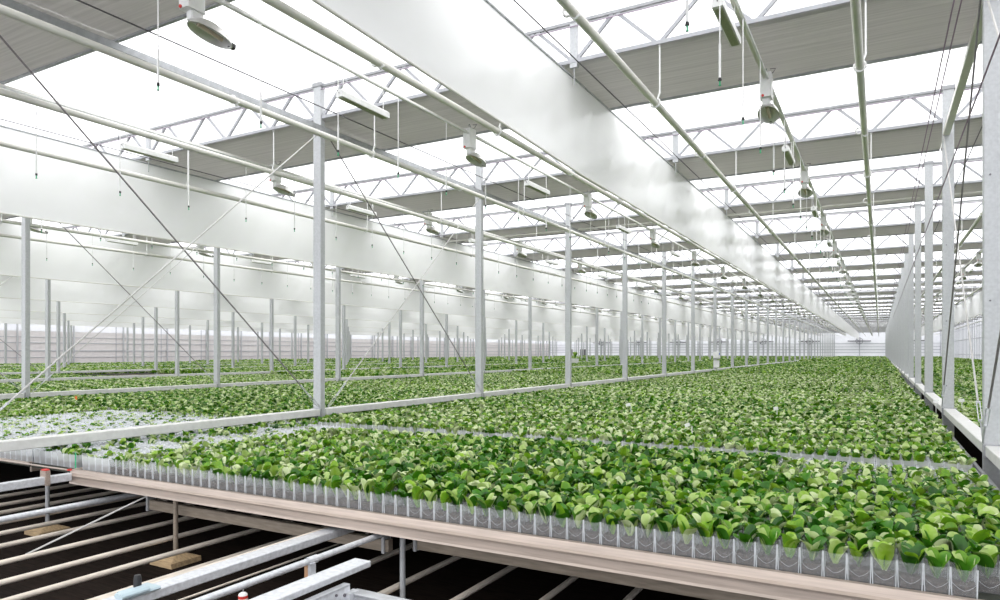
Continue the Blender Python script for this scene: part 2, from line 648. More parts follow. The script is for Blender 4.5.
def film_mesh(b):
    ys, y = [], 0.5
    while y < YEND - 0.6:
        ys.append(y)
        y += 0.12 if y < 26 else 0.5 if y < 60 else 2.0
    nz = 14
    zt = 3.965
    vs, fs = [], []
    for y in ys:
        zb = film_low(b, y)
        for i in range(nz + 1):
            t = i / nz
            z = zt + (zb - zt) * t
            sag = math.sin(PI * t)
            x = 0.014 * sag * math.sin(y * 1.9 + b + 2.0 * t) + 0.010 * sag * math.sin(y * 5.3 + 6 * t) + 0.006 * math.sin(y * 0.7 + 3 * b)
            x += 0.006 * sag * math.sin(11.0 * y + 9 * t) + 0.03 * sag * math.sin((y - Y0) * PI / DY) ** 2
            vs.append((x, y, z))
    n = nz + 1
    for j in range(len(ys) - 1):
        for i in range(nz):
            fs.append((j * n + i, j * n + i + 1, (j + 1) * n + i + 1, (j + 1) * n + i))
    return MB().add(vs, fs)


FILMX = {0: -3.93}
for b in BAYS:
    if b < -6:
        continue
    x = bay_x(b) - 0.06
    t = thing('hanging_film', 'long white film strip hanging under the trusses %s' % BAYW[b], 'film', (x, 0, 0), 0, 'film strips hanging down the bays')
    film_mesh(b).build('sheet', M['film'], t, True)
    MB().poly([(0, y_, film_low(b, y_) - 0.015) for y_ in (0.5, 3.5, 5.0, 6.5, 8.0, 9.5, YEND - 0.7)], 0.016, 8).build('hem_tube', M['pipe'], t, True)
    MB().bbox(-0.015, 0.015, 0.5, YEND - 0.7, 3.965, 3.995, 'y', 0.004).build('top_batten', M['channel'], t)

# ------------------------------------------------------------------ overhead pipes, rails, hangers
PIPEX = (-3.63, -1.21, 1.21, 3.63)
PNAME = ('outer far side', 'inner far side of film', 'inner near side of film', 'outer near side')
PZ = 3.33
for b in (-6, -5, -4, -3, -2, -1, 0, 1):
    for i, d in enumerate(PIPEX):
        x = bay_x(b) + d
        q = MB().tube((x, 1.2, PZ), (x, YEND - 0.3, PZ), 0.046, 12)
        o = q.build('heating_pipe', M['pipe'], None, True)
        tag(o, 'cream overhead heating pipe, %s, %s' % (PNAME[i], BAYSHORT[b]), 'pipe', 'overhead heating pipes')

# hanger: white rod from the bottom chord hooked round the pipe
h = thing('pipe_hanger', 'x', 'hanger')
MB().tube((0.06, 0, 0.16), (0.06, 0, CHB - 0.05 - PZ), 0.011, 6).tube((0.05, 0, CHB - 0.06 - PZ), (0.07, 0, CHB - 0.03 - PZ), 0.022, 6).build('rod', M['plastic'], h)
arc = [(0.06, 0, 0.16), (0.06, 0, 0.12)] + [(0.064 * math.cos(t), 0, 0.064 * math.sin(t)) for t in [math.radians(a) for a in (60, 20, -20, -60, -100, -140, -180, -215)]]
MB().poly(arc, 0.013, 6).build('hook', M['plastic'], h)
hang = Series(h, merged('pipe_hanger', h))
for b in (-2, -1, 0, 1):
    for k in range(NK):
        for i, d in enumerate(PIPEX):
            x, y = bay_x(b) + d, YK[k]
            if not seen(x, y, PZ - 0.1, CHB, 20) or (k > 9 and b != 0) or k > 15:
                continue
            if k < NEAR:
                lab = 'white rod hanger at the %s truss from the front, %s, %s' % (ordw(k + 1), PNAME[i] + ' pipe', BAYSHORT[b])
                if len(lab.replace('-', '').split()) > 16:
                    lab = 'white pipe hanger, %s truss, %s, %s' % (ordw(k + 1), ('outer far', 'inner far', 'inner near', 'outer near')[i] + ' pipe', BAYSHORT[b])
            else:
                lab = 'distant white rod hanger on a pipe %s' % BAYW[b]
            hang.put((x, y, PZ), lab, 'pipe hangers %s' % BAYW[b], far=(k > 5 or b < -1))
hang.finish()

# white hook loops clipped on the pipes midway between trusses
lp = thing('pipe_loop', 'x', 'hook')
arc = [(-0.02, 0, 0.055)] + [(-0.075 + 0.045 * math.cos(t), 0, 0.035 + 0.05 * math.sin(t)) for t in [math.radians(a) for a in (60, 100, 140, 180, 220, 260, 300)]] + [(0.0, 0, -0.06), (0.055, 0, -0.03)]
MB().poly(arc, 0.014, 6).build('loop', M['plastic'], lp)
loops = Series(lp)
for i, d in enumerate(PIPEX):
    for k in range(-1, 6):
        x, y = bay_x(0) + d, Y0 + DY * k + DY * 0.10 + 2.2
        if seen(x, y, PZ - 0.1, PZ + 0.1, 0):
            loops.put((x, y, PZ), 'white hook loop on a pipe, %s, %s from the front' % (PNAME[i], ordw(k + 2)), 'hook loops on the pipes')
loops.finish()

# channels under the trusses beside the post rows
for r in (-2, -1, 0, 1):
    x = row_x(r) + (0.13 if r != 1 else 0.02)
    if r == 1:
        x = row_x(1) - 0.03
    spans = [(1.0, YEND - 0.5)] if r != 1 else [(1.0, Y0 - DY - 0.07)] + [(Y0 + DY * k + 0.07, Y0 + DY * (k + 1) - 0.07) for k in (-1, 0)]
    q = MB()
    for ya, yb in spans:
        q.prism([(x - 0.05, 3.84), (x + 0.05, 3.84), (x + 0.05, 3.93), (x + 0.042, 3.93), (x + 0.042, 3.85), (x - 0.042, 3.85), (x - 0.042, 3.93), (x - 0.05, 3.93)], ya, yb, 'y')
    o = q.build('gutter_channel', M['pipe' if r == 1 else 'channel'])
    tag(o, ('grey channel up to the second post of the %s' if r == 1 else 'grey galvanised channel along the head of the %s') % ROWW[r], 'channel', 'channels along the post rows')

# lamp rails at the quarter points of each bay
LQ = (-2.44, 2.44)
LZ = 3.80
SIDE = ('far quarter', 'near quarter')
for b in (-3, -2, -1, 0, 1):
    for i, d in enumerate(LQ):
        x = bay_x(b) + d
        t = thing('lamp_rail', 'slim twin rail carrying lamps, %s, %s' % (SIDE[i], BAYSHORT[b]), 'rail', (x, 0, 0), 0, 'lamp rails')
        MB().bbox(-0.028, 0.018, 1.0, YEND - 0.5, LZ, LZ + 0.045, 'y', 0.004).build('channel', M['pipe'], t)
        MB().tube((0.036, 1.0, LZ - 0.004), (0.036, YEND - 0.5, LZ - 0.004), 0.018, 8).build('water_tube', M['plastic'], t, True)

# high-pressure lamp: ballast box, arm, oval reflector with its bulb
gl = thing('grow_lamp', 'x', 'lamp')
MB().bbox(-0.075, 0.075, -0.11, 0.11, -0.24, 0.10, 'z', 0.014).bbox(-0.05, 0.05, -0.04, 0.11, -0.33, -0.24, 'z', 0.014).build('ballast', M['lamp'], gl)
MB().poly([(0, 0.03, 0.10), (0, 0.03, 0.16), (0, 0, 0.19), (0, -0.035, 0.16)], 0.008, 6).build('hook', M['channel'], gl)
MB().tube((-0.03, -0.11, -0.225), (-0.03, -0.125, -0.225), 0.018, 8).build('cable_gland', M['red'], gl)
rf = MB().lathe([(0.03, 0.10), (0.08, 0.09), (0.115, 0.06), (0.135, 0.02), (0.145, -0.02), (0.138, -0.02), (0.125, 0.015), (0.10, 0.05), (0.06, 0.075), (0.0, 0.08)], (0, 0, 0), 20, 1.85)
rfo = rf.build('reflector', M['reflector'], gl, True)
rfo.location = (0, 0.22, -0.38)
rfo.rotation_euler = (math.radians(-9), 0, 0)
MB().tube((0, -0.16, 0.02), (0, 0.15, 0.02), 0.024, 10).build('bulb', M['bulb'], rfo, True)
MB().bbox(-0.03, 0.03, 0.24, 0.31, -0.01, 0.05, 'y', 0.01).build('end_clip', M['black'], rfo)
MB().poly([(0.0, 0.0, 0.10), (0.09, 0.02, 0.12), (0.12, 0.04, 0.18), (0.04, 0.05, 0.19)], 0.005, 5).build('power_cord', M['wire'], gl)
lamps = Series(gl, merged('grow_lamp', gl))
# batten luminaire
bl = thing('batten_lamp', 'x', 'lamp')
MB().prism([(-0.055, -0.41), (0.055, -0.41), (0.055, -0.335), (0.03, -0.31), (-0.03, -0.31), (-0.055, -0.335)], -0.50, 0.50, 'y').build('housing', M['lamp'], bl)
MB().bbox(-0.042, 0.042, -0.45, 0.45, -0.422, -0.409, 'y', 0.004).build('louvre', M['lens'], bl)
for yy in (-0.42, 0.42):
    MB().tube((0, yy, -0.31), (0, yy, 0.02), 0.006, 6).build('hanger', M['plastic'], bl)
MB().poly([(0.0, -0.5, -0.36), (0.0, -0.56, -0.33), (0.02, -0.58, -0.14), (0.02, -0.56, 0.01)], 0.005, 5).build('power_cord', M['wire'], bl)
battens = Series(bl, merged('batten_lamp', bl))
for b in (-2, -1, 0, 1):
    for i, d in enumerate(LQ):
        x = bay_x(b) + d
        for k in range(-1, NK):
            for ser, y, nm in ((lamps, 10.2 + DY * k, 'round growing lamp with white ballast'), (battens, 7.4 + DY * k, 'white batten lamp with green louvre')):
                if y > YEND - 2 or not seen(x, y, LZ - 0.5, LZ, 12):
                    continue
                kk = k + 2
                lab = ('%s, %s from the front, %s, %s' % (nm, ordw(kk), SIDE[i], BAYSHORT[b])) if k < NEAR else 'distant %s, %s, %s' % (nm, SIDE[i], BAYSHORT[b])
                if len(lab.replace('-', '').split()) > 16:
                    lab = lab.replace(' with white ballast', '').replace(' with green louvre', '')
                ser.put((x, y, LZ - (0.01 if ser is lamps else 0)), lab, 'lamps on the %s rail, %s' % (SIDE[i], BAYSHORT[b]),  far=(k > 5 or b < -1))
lamps.finish()
battens.finish()

# misting tubes hanging from the lamp rails
mt = thing('misting_tube', 'x', 'tube')
MB().tube((0, 0, -1.12), (0, 0, 0), 0.0065, 6).build('hose', M['plastic'], mt)
MB().tube((0, 0, -1.13), (0, 0, -0.80), 0.011, 8).build('weight', M['plastic'], mt)
MB().tube((0, 0, -1.16), (0, 0, -1.13), 0.015, 8).tube((0.018, 0, -1.15), (-0.018, 0, -1.15), 0.007, 6).build('nozzle_body', M['black'], mt)
MB().tube((0, 0, -1.20), (0, 0, -1.16), 0.008, 6).tube((0, 0, -1.205), (0, 0, -1.2), 0.014, 8).build('nozzle_tip', M['green'], mt)
mist = Series(mt, merged('misting_tube', mt))
for b in (-2, -1, 0):
    for i, d in enumerate(LQ):
        x = bay_x(b) + d + 0.036
        for j in range(34 if b == 0 else 26):
            y = 4.27 + 1.285 * j
            if not seen(x, y, LZ - 1.2, LZ, 0):
                continue
            lab = ('thin misting tube, %s from the front, %s, %s' % (ordw(j + 1), SIDE[i], BAYSHORT[b])) if j < 16 else 'distant thin misting tube, %s of the %s' % (SIDE[i], BAYSHORT[b])
            mist.put((x, y, LZ - 0.01), lab, 'misting tubes, %s, %s' % (SIDE[i], BAYSHORT[b]), far=(j > 12 or b < -1))
mist.finish()

# screen wires stretched along the house just above the shade cloth
for b in (-1, 0, 1):
    for i, d in enumerate((-4.2, 0.17)):
        x = bay_x(b) + d
        o = MB().tube((x, 2.0, CHB - 0.10), (x, YEND - 0.5, CHB - 0.10), 0.010, 5).build('screen_wire', M['wire'])
        tag(o, 'taut dark wire under the screens, %s across the %s' % (ordw(i + 1), BAYSHORT[b]), 'wire', 'screen wires')

# drive shafts lying across under every third truss
for b in (-1, 0, 1):
    for k in (2, 5, 8):
        o = MB().tube((bay_x(b) - hb, YK[k] + 0.35, CHB - 0.2), (bay_x(b) + hb, YK[k] + 0.35, CHB - 0.2), 0.024, 8).build('drive_shaft', M['pipe'], None, True)
        tag(o, 'pale drive tube lying across behind the %s truss, %s' % (ordw(k + 1), BAYSHORT[b]), 'tube', 'drive tubes')

# cords running along the near post row
for x, z, w_ in ((0.79, 3.9, 'highest'), (0.70, 3.8, 'second'), (0.86, 2.6, 'lowest')):
    o = MB().tube((x, 2.0, z), (x, 60, z), 0.008, 6).build('pull_cord', M['cord'])
    tag(o, 'purple-grey pull cord along the post row at the bench end, %s of three' % w_, 'cord', 'pull cords')

# ------------------------------------------------------------------ X bracing between posts
def brace(p_top, p_bot, label, light=False, loose=False):
    p_top, p_bot = Vector(p_top), Vector(p_bot)
    d = (p_bot - p_top).normalized()
    L_ = (p_bot - p_top).length
    t = thing('brace_cable', label, 'cable', p_bot, 0, 'bracing cables')
    m = M['cable_light'] if light else M['cable']

    def at(s_):
        return -d * s_
    MB().tube(at(0.62), at(L_), 0.011, 6).build('rod', m, t)
    q = MB()
    up = Vector((1, 0, 0))
    off = up * 0.016
    q.tube(at(0.30) + off, at(0.62) + off, 0.006, 6).tube(at(0.30) - off, at(0.62) - off, 0.006, 6)
    q.tube(at(0.60) - off * 1.4, at(0.60) + off * 1.4, 0.012, 6).tube(at(0.32) - off * 1.4, at(0.32) + off * 1.4, 0.012, 6)
    q.build('turnbuckle', M['zinc'], t)
    q = MB()
    n_ = 10
    loop = []
    side = d.cross(up).normalized()
    for i in range(n_ + 1):
        a = 2 * PI * i / n_
        loop.append(at(0.16) - d * 0.15 * math.cos(a) + side * 0.022 * math.sin(a))
    q.poly(loop, 0.006, 6)
    q.build('shackle', M['channel'], t)
    return t


zt, zb = 3.86, -0.98
for r, ks in ((0, (-1, 0)), (-1, (-1, 0)), (1, (-1, 0)), (-2, (0,))):
    x = row_x(r) + (0.10 if r <= 0 else -0.10)
    for k in ks:
        ya, yb = Y0 + DY * k + 0.08, Y0 + DY * (k + 1) - 0.08
        w1 = {-1: ('front post head to first foot', 'first post head to front foot'), 0: ('first post head to second foot', 'second post head to first foot')}[k]
        brace((x, ya, zt), (x, yb, zb), 'dark brace cable, %s, %s' % (w1[0], ROWW[r]))
        brace((x + 0.024, yb, zt), (x + 0.024, ya, zb), 'pale brace cable, %s, %s' % (w1[1], ROWW[r]), True)

# knee brace on the near row is the channel above; a strap plate marks the nearest post
# ------------------------------------------------------------------ benches
PIT = 0.1247
YF = 4.40                        # front face of the first pot row
BLK = 4.085                      # benches follow one another down the house
LX = -7.87                       # far end of the front ledge

bn = thing('rolling_bench', 'long rolling bench with a pinkish aluminium ledge at the front', 'bench', (0, 0, 0), 0, 'rolling benches of orchids')
prof = [(4.375, -1.302), (4.334, -1.302), (4.330, -1.318), (4.322, -1.352), (4.303, -1.366), (4.306, -1.378), (4.322, -1.384),
        (4.318, -1.440), (4.314, -1.458), (4.350, -1.460), (4.375, -1.40)]
MB().prism(prof, LX, 0.90, 'x').build('ledge', M['alu'], bn)
MB().box(-8.76, 0.90, 4.376, YF - 0.06 + BLK, -1.36, BENCH - 0.004).build('tray', M['tray'], bn)
MB().bbox(LX, LX + 0.03, 4.375, YF - 0.07 + BLK, -1.44, -1.30, 'y', 0.005).build('end_rim', M['alu'], bn)
MB().tube((LX - 3.6, 4.335, -1.318), (LX - 0.01, 4.335, -1.318), 0.011, 8).build('lip_rod', M['alu'], bn)
MB().box(LX - 0.012, LX + 0.02, 4.30, 4.34, -1.316, -1.300).build('red_end_tip', M['red'], bn)
tag(bn.children[-1], 'small red tip')

bb = thing('rolling_bench', 'x', 'bench')
MB().box(-4.60, 4.32, 0.0, BLK - 0.03, -0.05, -0.004).build('tray', M['tray'], bb)
MB().bbox(-4.60, 4.32, -0.012, 0.016, -0.035, 0.004, 'x', 0.004).build('front_rim', M['alu'], bb)
MB().bbox(4.30, 4.33, 0.016, BLK - 0.03, -0.11, 0.012, 'y', 0.004).build('end_rim', M['alu'], bb)
benches = Series(bb, merged('rolling_bench', bb))
lb = MB().box(-4.60, 4.32, 0.0, 3 * BLK - 0.03, -0.05, -0.004).bbox(-4.60, 4.32, -0.012, 0.016, -0.11, 0.004, 'x', 0.004).build('rolling_bench', M['tray'])
long_benches = Series(lb)
for b in BAYS:
    if b < -6:
        continue
    for n_ in range(0, 39):
        y = YF - 0.05 + BLK * n_
        if b == 0 and n_ == 0:
            continue
        x = bay_x(b) + 0.33
        if b < 0 and n_ == 0:
            y += 0.03
        if not any(seen(x + d, y + 2, BENCH, BENCH + 0.3, 300) for d in (-4.5, 0, 4.2)):
            continue
        lab = '%s rolling bench tray of orchids from the front, %s' % (ordw(n_ + 1), BAYSHORT[b]) if n_ < 12 else 'distant rolling bench tray of orchids, %s' % BAYSHORT[b]
        if n_ >= 12 and n_ % 3:
            continue
        (long_benches if n_ >= 12 else benches).put((x, y, BENCH), lab, 'rolling benches, %s' % BAYSHORT[b], far=(3 < n_ < 12 or (b < -1 and n_ < 12)), cat='bench')
benches.finish()

# ------------------------------------------------------------------ orchids
def plant_geo(r, nleaf, nseg, ncross, size=1.0, wide=1.0, lo=0.0):
    """A young orchid: paddle leaves fanning from the crown. Returns verts, quads, tone per vertex."""
    V, Q, T = [], [], []
    base = r.uniform(0, 2 * PI)
    for i in range(nleaf):
        az = base + PI * i + r.normal(0, 0.55)
        if i >= 2:
            az += PI / 2 * r.uniform(0.2, 0.9)
        Ln = size * r.uniform(0.140, 0.190) * (1 - 0.05 * i)
        W = wide * size * r.uniform(0.034, 0.045)
        t0 = math.radians(r.uniform(2, 20) + 4 * (i % 3))
        t1 = math.radians(r.uniform(22, 88))
        roll = r.normal(0, 0.22)
        u_ = r.uniform()
        tone = r.uniform(0.05, 0.30) if u_ < 0.44 else r.uniform(0.30, 0.62) if u_ < 0.72 else r.uniform(0.62, 0.97)  # the palest share includes painted reflections on the leaves
        px, pz = 0.004, 0.066 + 0.006 * i + lo
        n0 = len(V)
        dx = np.array([math.cos(az), math.sin(az), 0])
        dy = np.array([-math.sin(az), math.cos(az), 0])
        up = np.array([0, 0, 1.0])
        p = dx * px + up * pz
        for k in range(nseg + 1):
            t = 1 - (1 - k / nseg) ** 1.45
            th = t0 + (t1 - t0) * t ** 1.5
            w = W * (0.28 + 0.72 * min(1, t * 2.3) ** 0.8) * max(0.0, 1 - max(0, (t - 0.50) / 0.50) ** 2.6) ** 0.5
            w = max(w, 0.18 * W if t < 0.5 else 0.02 * W)
            nrm = -dx * math.cos(th) + up * math.sin(th)
            tilt = roll * t
            side = dy * math.cos(tilt) + nrm * math.sin(tilt)
            for c in range(ncross + 1):
                u = -1 + 2 * c / ncross
                V.append(p + side * (u * w) + nrm * (abs(u) ** 1.6 * w * 0.26))
                T.append(np.clip(tone - 0.10 * (1 - abs(u)) + 0.05 * t, 0, 1))
            d = dx * math.sin(th) + up * math.cos(th)
            t2 = 1 - (1 - min(1, (k + 1) / nseg)) ** 1.45
            p = p + d * (Ln * (t2 - t))
        m = ncross + 1
        for k in range(nseg):
            for c in range(ncross):
                a = n0 + k * m + c
                Q.append((a, a + 1, a + m + 1, a + m))
    return np.array(V, dtype=np.float32), np.array(Q, dtype=np.int32), np.array(T, dtype=np.float32)


def leaf_mesh(name, V, Q, T):
    me = bpy.data.meshes.new(name)
    me.from_pydata(V.tolist(), [], Q.tolist())
    me.materials.append(M['leaf'])
    a = me.attributes.new('tone', 'FLOAT', 'POINT')
    a.data.foreach_set('value', T)
    me.polygons.foreach_set('use_smooth', [True] * len(Q))
    return me


HP = PIT / 2
# clear square pot: thin walls flaring slightly, corners standing a little proud, a sagging film line inside
def pot_mesh():
    q = MB()
    nf = None
    bt, tp = 0.0565, 0.0605
    hgt = 0.142
    for sx, sy in ((0, -1), (1, 0), (0, 1), (-1, 0)):
        vs, fs = [], []
        nu, nv = 4, 3
        for j in range(nv + 1):
            v = j / nv
            for i in range(nu + 1):
                u = -1 + 2 * i / nu
                hw = bt + (tp - bt) * v
                z = hgt * v + (0.010 * abs(u) ** 3 if j == nv else 0.0)
                inn = hw - 0.0025 * (1 - u * u) * v
                vs.append((u * hw, sy * inn, z) if sy else (sx * inn, u * hw, z))
        for j in range(nv):
            for i in range(nu):
                a = j * (nu + 1) + i
                fs.append((a, a + 1, a + nu + 2, a + nu + 1))
        q.add(vs, fs)
    for sx in (-1, 1):                              # welded corner seams
        for sy in (-1, 1):
            if nf is None:
                nf = len(q.f)
            q.tube((sx * bt, sy * bt, 0.0), (sx * tp, sy * tp, hgt + 0.010), 0.0034, 5)
    for sx, sy in ((0, -1), (1, 0), (0, 1), (-1, 0)):      # the film's sagging fold line
        pts = []
        for i in range(7):
            u = -1 + i / 3
            z = 0.030 + 0.045 * abs(u) ** 1.6
            hw = bt + (tp - bt) * z / hgt + 0.0005
            pts.append((u * hw, sy * hw, z) if sy else (sx * hw, u * hw, z))
        q.poly(pts, 0.0008, 4)
    me = q.mesh('pot', M['sleeve'])
    me.materials.append(M['seam'])
    me.polygons.foreach_set('material_index', [0 if i < nf else 1 for i in range(len(me.polygons))])
    return me


def bark_mesh():
    r = np.random.default_rng(3)
    q = MB()
    n = 6
    vs, fs = [], []
    h_ = 0.062
    for j in range(n + 1):
        for i in range(n + 1):
            u, v = -1 + 2 * i / n, -1 + 2 * j / n
            e = max(abs(u), abs(v))
            vs.append((u * 0.0525, v * 0.0525, h_ + r.uniform(-0.006, 0.010) - 0.012 * (1 - abs(u)) * (e > 0.99)))
    for j in range(n):
        for i in range(n):
            a = j * (n + 1) + i
            fs.append((a, a + 1, a + n + 2, a + n + 1))
    k = len(vs)
    ring = [j * (n + 1) for j in range(0)]
    border = [(0, i) for i in range(n)] + [(j, n) for j in range(n)] + [(n, n - i) for i in range(n)] + [(n - j, 0) for j in range(n)]
    for (j, i) in border:
        u, v = -1 + 2 * i / n, -1 + 2 * j / n
        vs.append((u * 0.0475, v * 0.0475, 0.002))
    m = len(border)
    for a in range(m):
        b_ = (a + 1) % m
        ja, ia = border[a]; jb, ib = border[b_]
        fs.append((ja * (n + 1) + ia, k + a, k + b_, jb * (n + 1) + ib))
    return q.add(vs, fs).mesh('bark', M['bark'])


POT, BARK = pot_mesh(), bark_mesh()
NV = 14
near_geo = [plant_geo(np.random.default_rng(100 + i), 5 + i % 3, 9, 4) for i in range(NV)]
near_mesh = [leaf_mesh('foliage', *g) for g in near_geo]
mid_geo = [plant_geo(np.random.default_rng(300 + i), 5 + i % 2, 6, 2) for i in range(18)]
low_geo = [plant_geo(np.random.default_rng(500 + i), 5, 3, 1, 1.0, 1.1) for i in range(18)]
far_geo = [plant_geo(np.random.default_rng(700 + i), 4, 2, 1, 1.55, 1.7) for i in range(14)]

# every plant on the benches within reach: x, y, size, tone shift, level, row, column
plants = []


def block_tone(b, n_, x, y):
    h_ = math.sin(b * 12.9 + n_ * 4.37) * 43758.5
    h_ -= math.floor(h_)
    t = (h_ - 0.5) * 0.20 + 0.14
    s_ = 0.94 + 0.14 * ((h_ * 7.3) % 1)
    lush = 0.0
    if b == 0 and n_ == 0:
        t, s_ = 0.0, 1.04
        k = max(0.0, min(1.0, (-3.6 - x) / 3.4))
        t += 0.24 * k
        s_ -= 0.24 * k
        if x > -0.9 and y > 6.6:
            t += 0.20
            s_ -= 0.16
    elif b == 0 and n_ == 1:
        t, s_ = 0.16, 0.95
    elif b == 0 and n_ == 2:
        t, s_ = 0.10, 1.0
    if b == -1 and n_ == 0:
        t, s_ = 0.18, 0.80
    if b == -1 and n_ == 1:
        t, s_ = 0.06, 0.95
    return t, s_


BARE = [(-36.9, -29.0, 19.0, 24.5), (-27.4, -19.2, 37.3, 41.3)]


def pale_spot(x, y):
    """The strip where the pots are still nearly empty."""
    return x < -7.3 and y < 8.3 and x > -13.5


for b in BAYS:
    if b < -6:
        continue
    for n_ in range(39):
        yb = YF + BLK * n_
        xr = 0.457 + BAY * b
        lo_i, hi_i = (-3 if b < 1 else 0), 71
        if b == 0 and n_ == 0:
            hi_i = 66
        wmin = min(cam_w(x, y) for x in (xr - 8.8, xr + 0.4) for y in (yb, yb + 4))
        wmax = max(cam_w(x, y) for x in (xr - 8.8, xr + 0.4) for y in (yb, yb + 4))
        if wmax < 3:
            continue
        if not any(-450 < px_of(x, y) < 1300 for x in (xr - 8.8, xr - 6.6, xr - 4.4, xr - 2.2, xr + 0.4) for y in (yb, yb + 2, yb + 4) if cam_w(x, y) > 1):
            continue
        step = 1 if wmin < 16 else 1.45 if wmin < 30 else 2.4 if wmin < 70 else 4.0
        lev = 0 if wmin < 11 else 1 if wmin < 30 else 2
        nr = int(32 / step)
        ncol = int((hi_i - lo_i) / step)
        for j in range(nr):
            for i in range(ncol):
                ci = lo_i + i * step
                if n_ == 0 and j == 0 and b == 0 and ci < 0:
                    continue
                x = xr - HP - ci * PIT
                y = yb + HP + j * PIT * step
                if any(x0 < x < x1 and y0 < y < y1 for x0, x1, y0, y1 in BARE):
                    continue
                w = cam_w(x, y)
                if w < 2 or not -380 < px_of(x, y) < 1220:
                    continue
                t, s_ = block_tone(b, n_, x, y)
                lv = lev if lev == 2 else (0 if w < 9 else 1)
                if lev == 2:
                    s_ *= 1.0 if step < 3 else 1.5
                keep = 1.0
                if b == 0 and (n_ == 0 or (n_ == 2 and x > -1.3)) and j >= nr - 5:
                    s_ *= 0.82 - 0.08 * (j - nr + 5)       # the last rows of a batch are shorter
                    if j >= nr - (2 if n_ == 0 else 3):
                        continue
                if pale_spot(x, y):
                    keep, s_ = 0.46, s_ * 0.82
                elif b == 0 and n_ == 0 and x < -5.2:
                    keep = 0.86
                plants.append((x, y, s_, t, lv, j, ci, b, n_, rng.uniform() < keep, w))
# the strip of pots just past the far end of the ledge
for j in range(32):
    for i in range(7):
        x, y = LX - 0.02 - HP - i * PIT, YF + HP + j * PIT
        plants.append((x, y, 0.84, 0.1, 0, j, 80 + i, 0, 0, rng.uniform() < 0.5, cam_w(x, y)))

# the 300 that show largest become plants of their own
cand = []
for idx, p in enumerate(plants):
    x, y, w = p[0], p[1], p[10]
    pxx = px_of(x, y)
    pyy = HY - F_PX * (BENCH + 0.12) / w
    if 2 < pxx < 998 and pyy < 596 and p[9] and p[6] < 80 and p[7] == 0:
        cand.append((w, idx))
cand.sort()
own = {i for _, i in cand[:300]}

for idx in sorted(own):
    x, y, s_, t, lv, j, ci, b, n_, ok, w = plants[idx]
    c_ = int(round(ci)) + 1 if j == 0 else int(round(ci)) + 4
    lab = 'young orchid in clear square pot, %s from the post end, %s row behind the ledge' % (ordw(c_), ordw(j + 1)) if j else \
          'young orchid in clear square pot, %s from the post end of the front row' % ordw(c_)
    t_ = thing('potted_orchid', lab, 'orchid', (x, y, BENCH), 0, 'young orchids on the front bench')
    link('pot', POT, t_).rotation_euler = (0, 0, PI / 2 * (idx % 4))
    link('bark', BARK, t_).rotation_euler = (0, 0, PI / 2 * ((idx // 4) % 4))
    f = link('foliage', near_mesh[int(rng.integers(NV))], t_)
    sc_ = s_ * rng.uniform(0.88, 1.14)
    f.scale = (sc_, sc_, sc_)
    f.location = (0, 0, 0.066 * (1 - sc_))
    f.rotation_euler = (rng.normal(0, 0.05), rng.normal(0, 0.05), rng.uniform(0, 2 * PI))

# all the other orchids, beyond counting, as one mass
Vs, Qs, Ts, Ms = [], [], [], []
nv = 0


def emit(V, Q, T, mi):
    global nv
    Vs.append(V.reshape(-1, 3)); Qs.append(Q); Ts.append(T); Ms.append(np.full(len(Q), mi, dtype=np.int32))
    nv += len(V.reshape(-1, 3))


rest = [p for i, p in enumerate(plants) if i not in own]
for lv, geos in ((0, mid_geo), (1, low_geo), (2, far_geo)):
    for vi, (V, Q, T) in enumerate(geos):
        sel = [p for k, p in enumerate(rest) if p[4] == lv and p[9] and (k * 7919 + 13) % len(geos) == vi]
        if not sel:
            continue
        A = np.array([(p[0], p[1], p[2], p[3]) for p in sel], dtype=np.float32)
        n_ = len(A)
        ang = rng.uniform(0, 2 * PI, n_).astype(np.float32)
        sc_ = (A[:, 2] * rng.uniform(0.86, 1.16, n_)).astype(np.float32)
        ca, sa = np.cos(ang) * sc_, np.sin(ang) * sc_
        jit = rng.normal(0, 0.010, (n_, 2)).astype(np.float32) * (1 + 2 * lv)
        P = np.empty((n_, len(V), 3), dtype=np.float32)
        P[:, :, 0] = ca[:, None] * V[None, :, 0] - sa[:, None] * V[None, :, 1] + (A[:, 0] + jit[:, 0])[:, None]
        P[:, :, 1] = sa[:, None] * V[None, :, 0] + ca[:, None] * V[None, :, 1] + (A[:, 1] + jit[:, 1])[:, None]
        P[:, :, 2] = (V[None, :, 2] - 0.066) * sc_[:, None] + 0.066 + BENCH
        off = (np.arange(n_, dtype=np.int32) * len(V))[:, None, None] + nv
        QQ = (Q[None] + off).reshape(-1, 4)
        TT = np.clip(T[None, :] + A[:, 3][:, None] + rng.normal(0, 0.05, n_).astype(np.float32)[:, None], 0, 1).reshape(-1)
        emit(P, QQ, TT.astype(np.float32), 0)

# their pots: wherever they can be seen (bench fronts, thin patches, close rows)
bt, tp, hg = 0.0565, 0.0605, 0.148
CV = np.array([(sx * (tp if k else bt), sy * (tp if k else bt), hg * k) for k in (0, 1) for sx, sy in ((-1, -1), (1, -1), (1, 1), (-1, 1))], dtype=np.float32)
CQ = np.array([(0, 1, 5, 4), (1, 2, 6, 5), (2, 3, 7, 6), (3, 0, 4, 7)], dtype=np.int32)
SV = np.array([(-0.052, -0.052, 0.062), (0.052, -0.052, 0.062), (0.052, 0.052, 0.066), (-0.052, 0.052, 0.062), (-0.047, -0.047, 0.001), (0.047, -0.047, 0.001), (0.047, 0.047, 0.001), (-0.047, 0.047, 0.001)], dtype=np.float32)
SQ = np.array([(0, 1, 2, 3), (4, 5, 1, 0), (5, 6, 2, 1), (6, 7, 3, 2), (7, 4, 0, 3)], dtype=np.int32)
sel = [p for p in rest if p[4] == 0 or (p[4] == 1 and p[5] < 2) or pale_spot(p[0], p[1])]
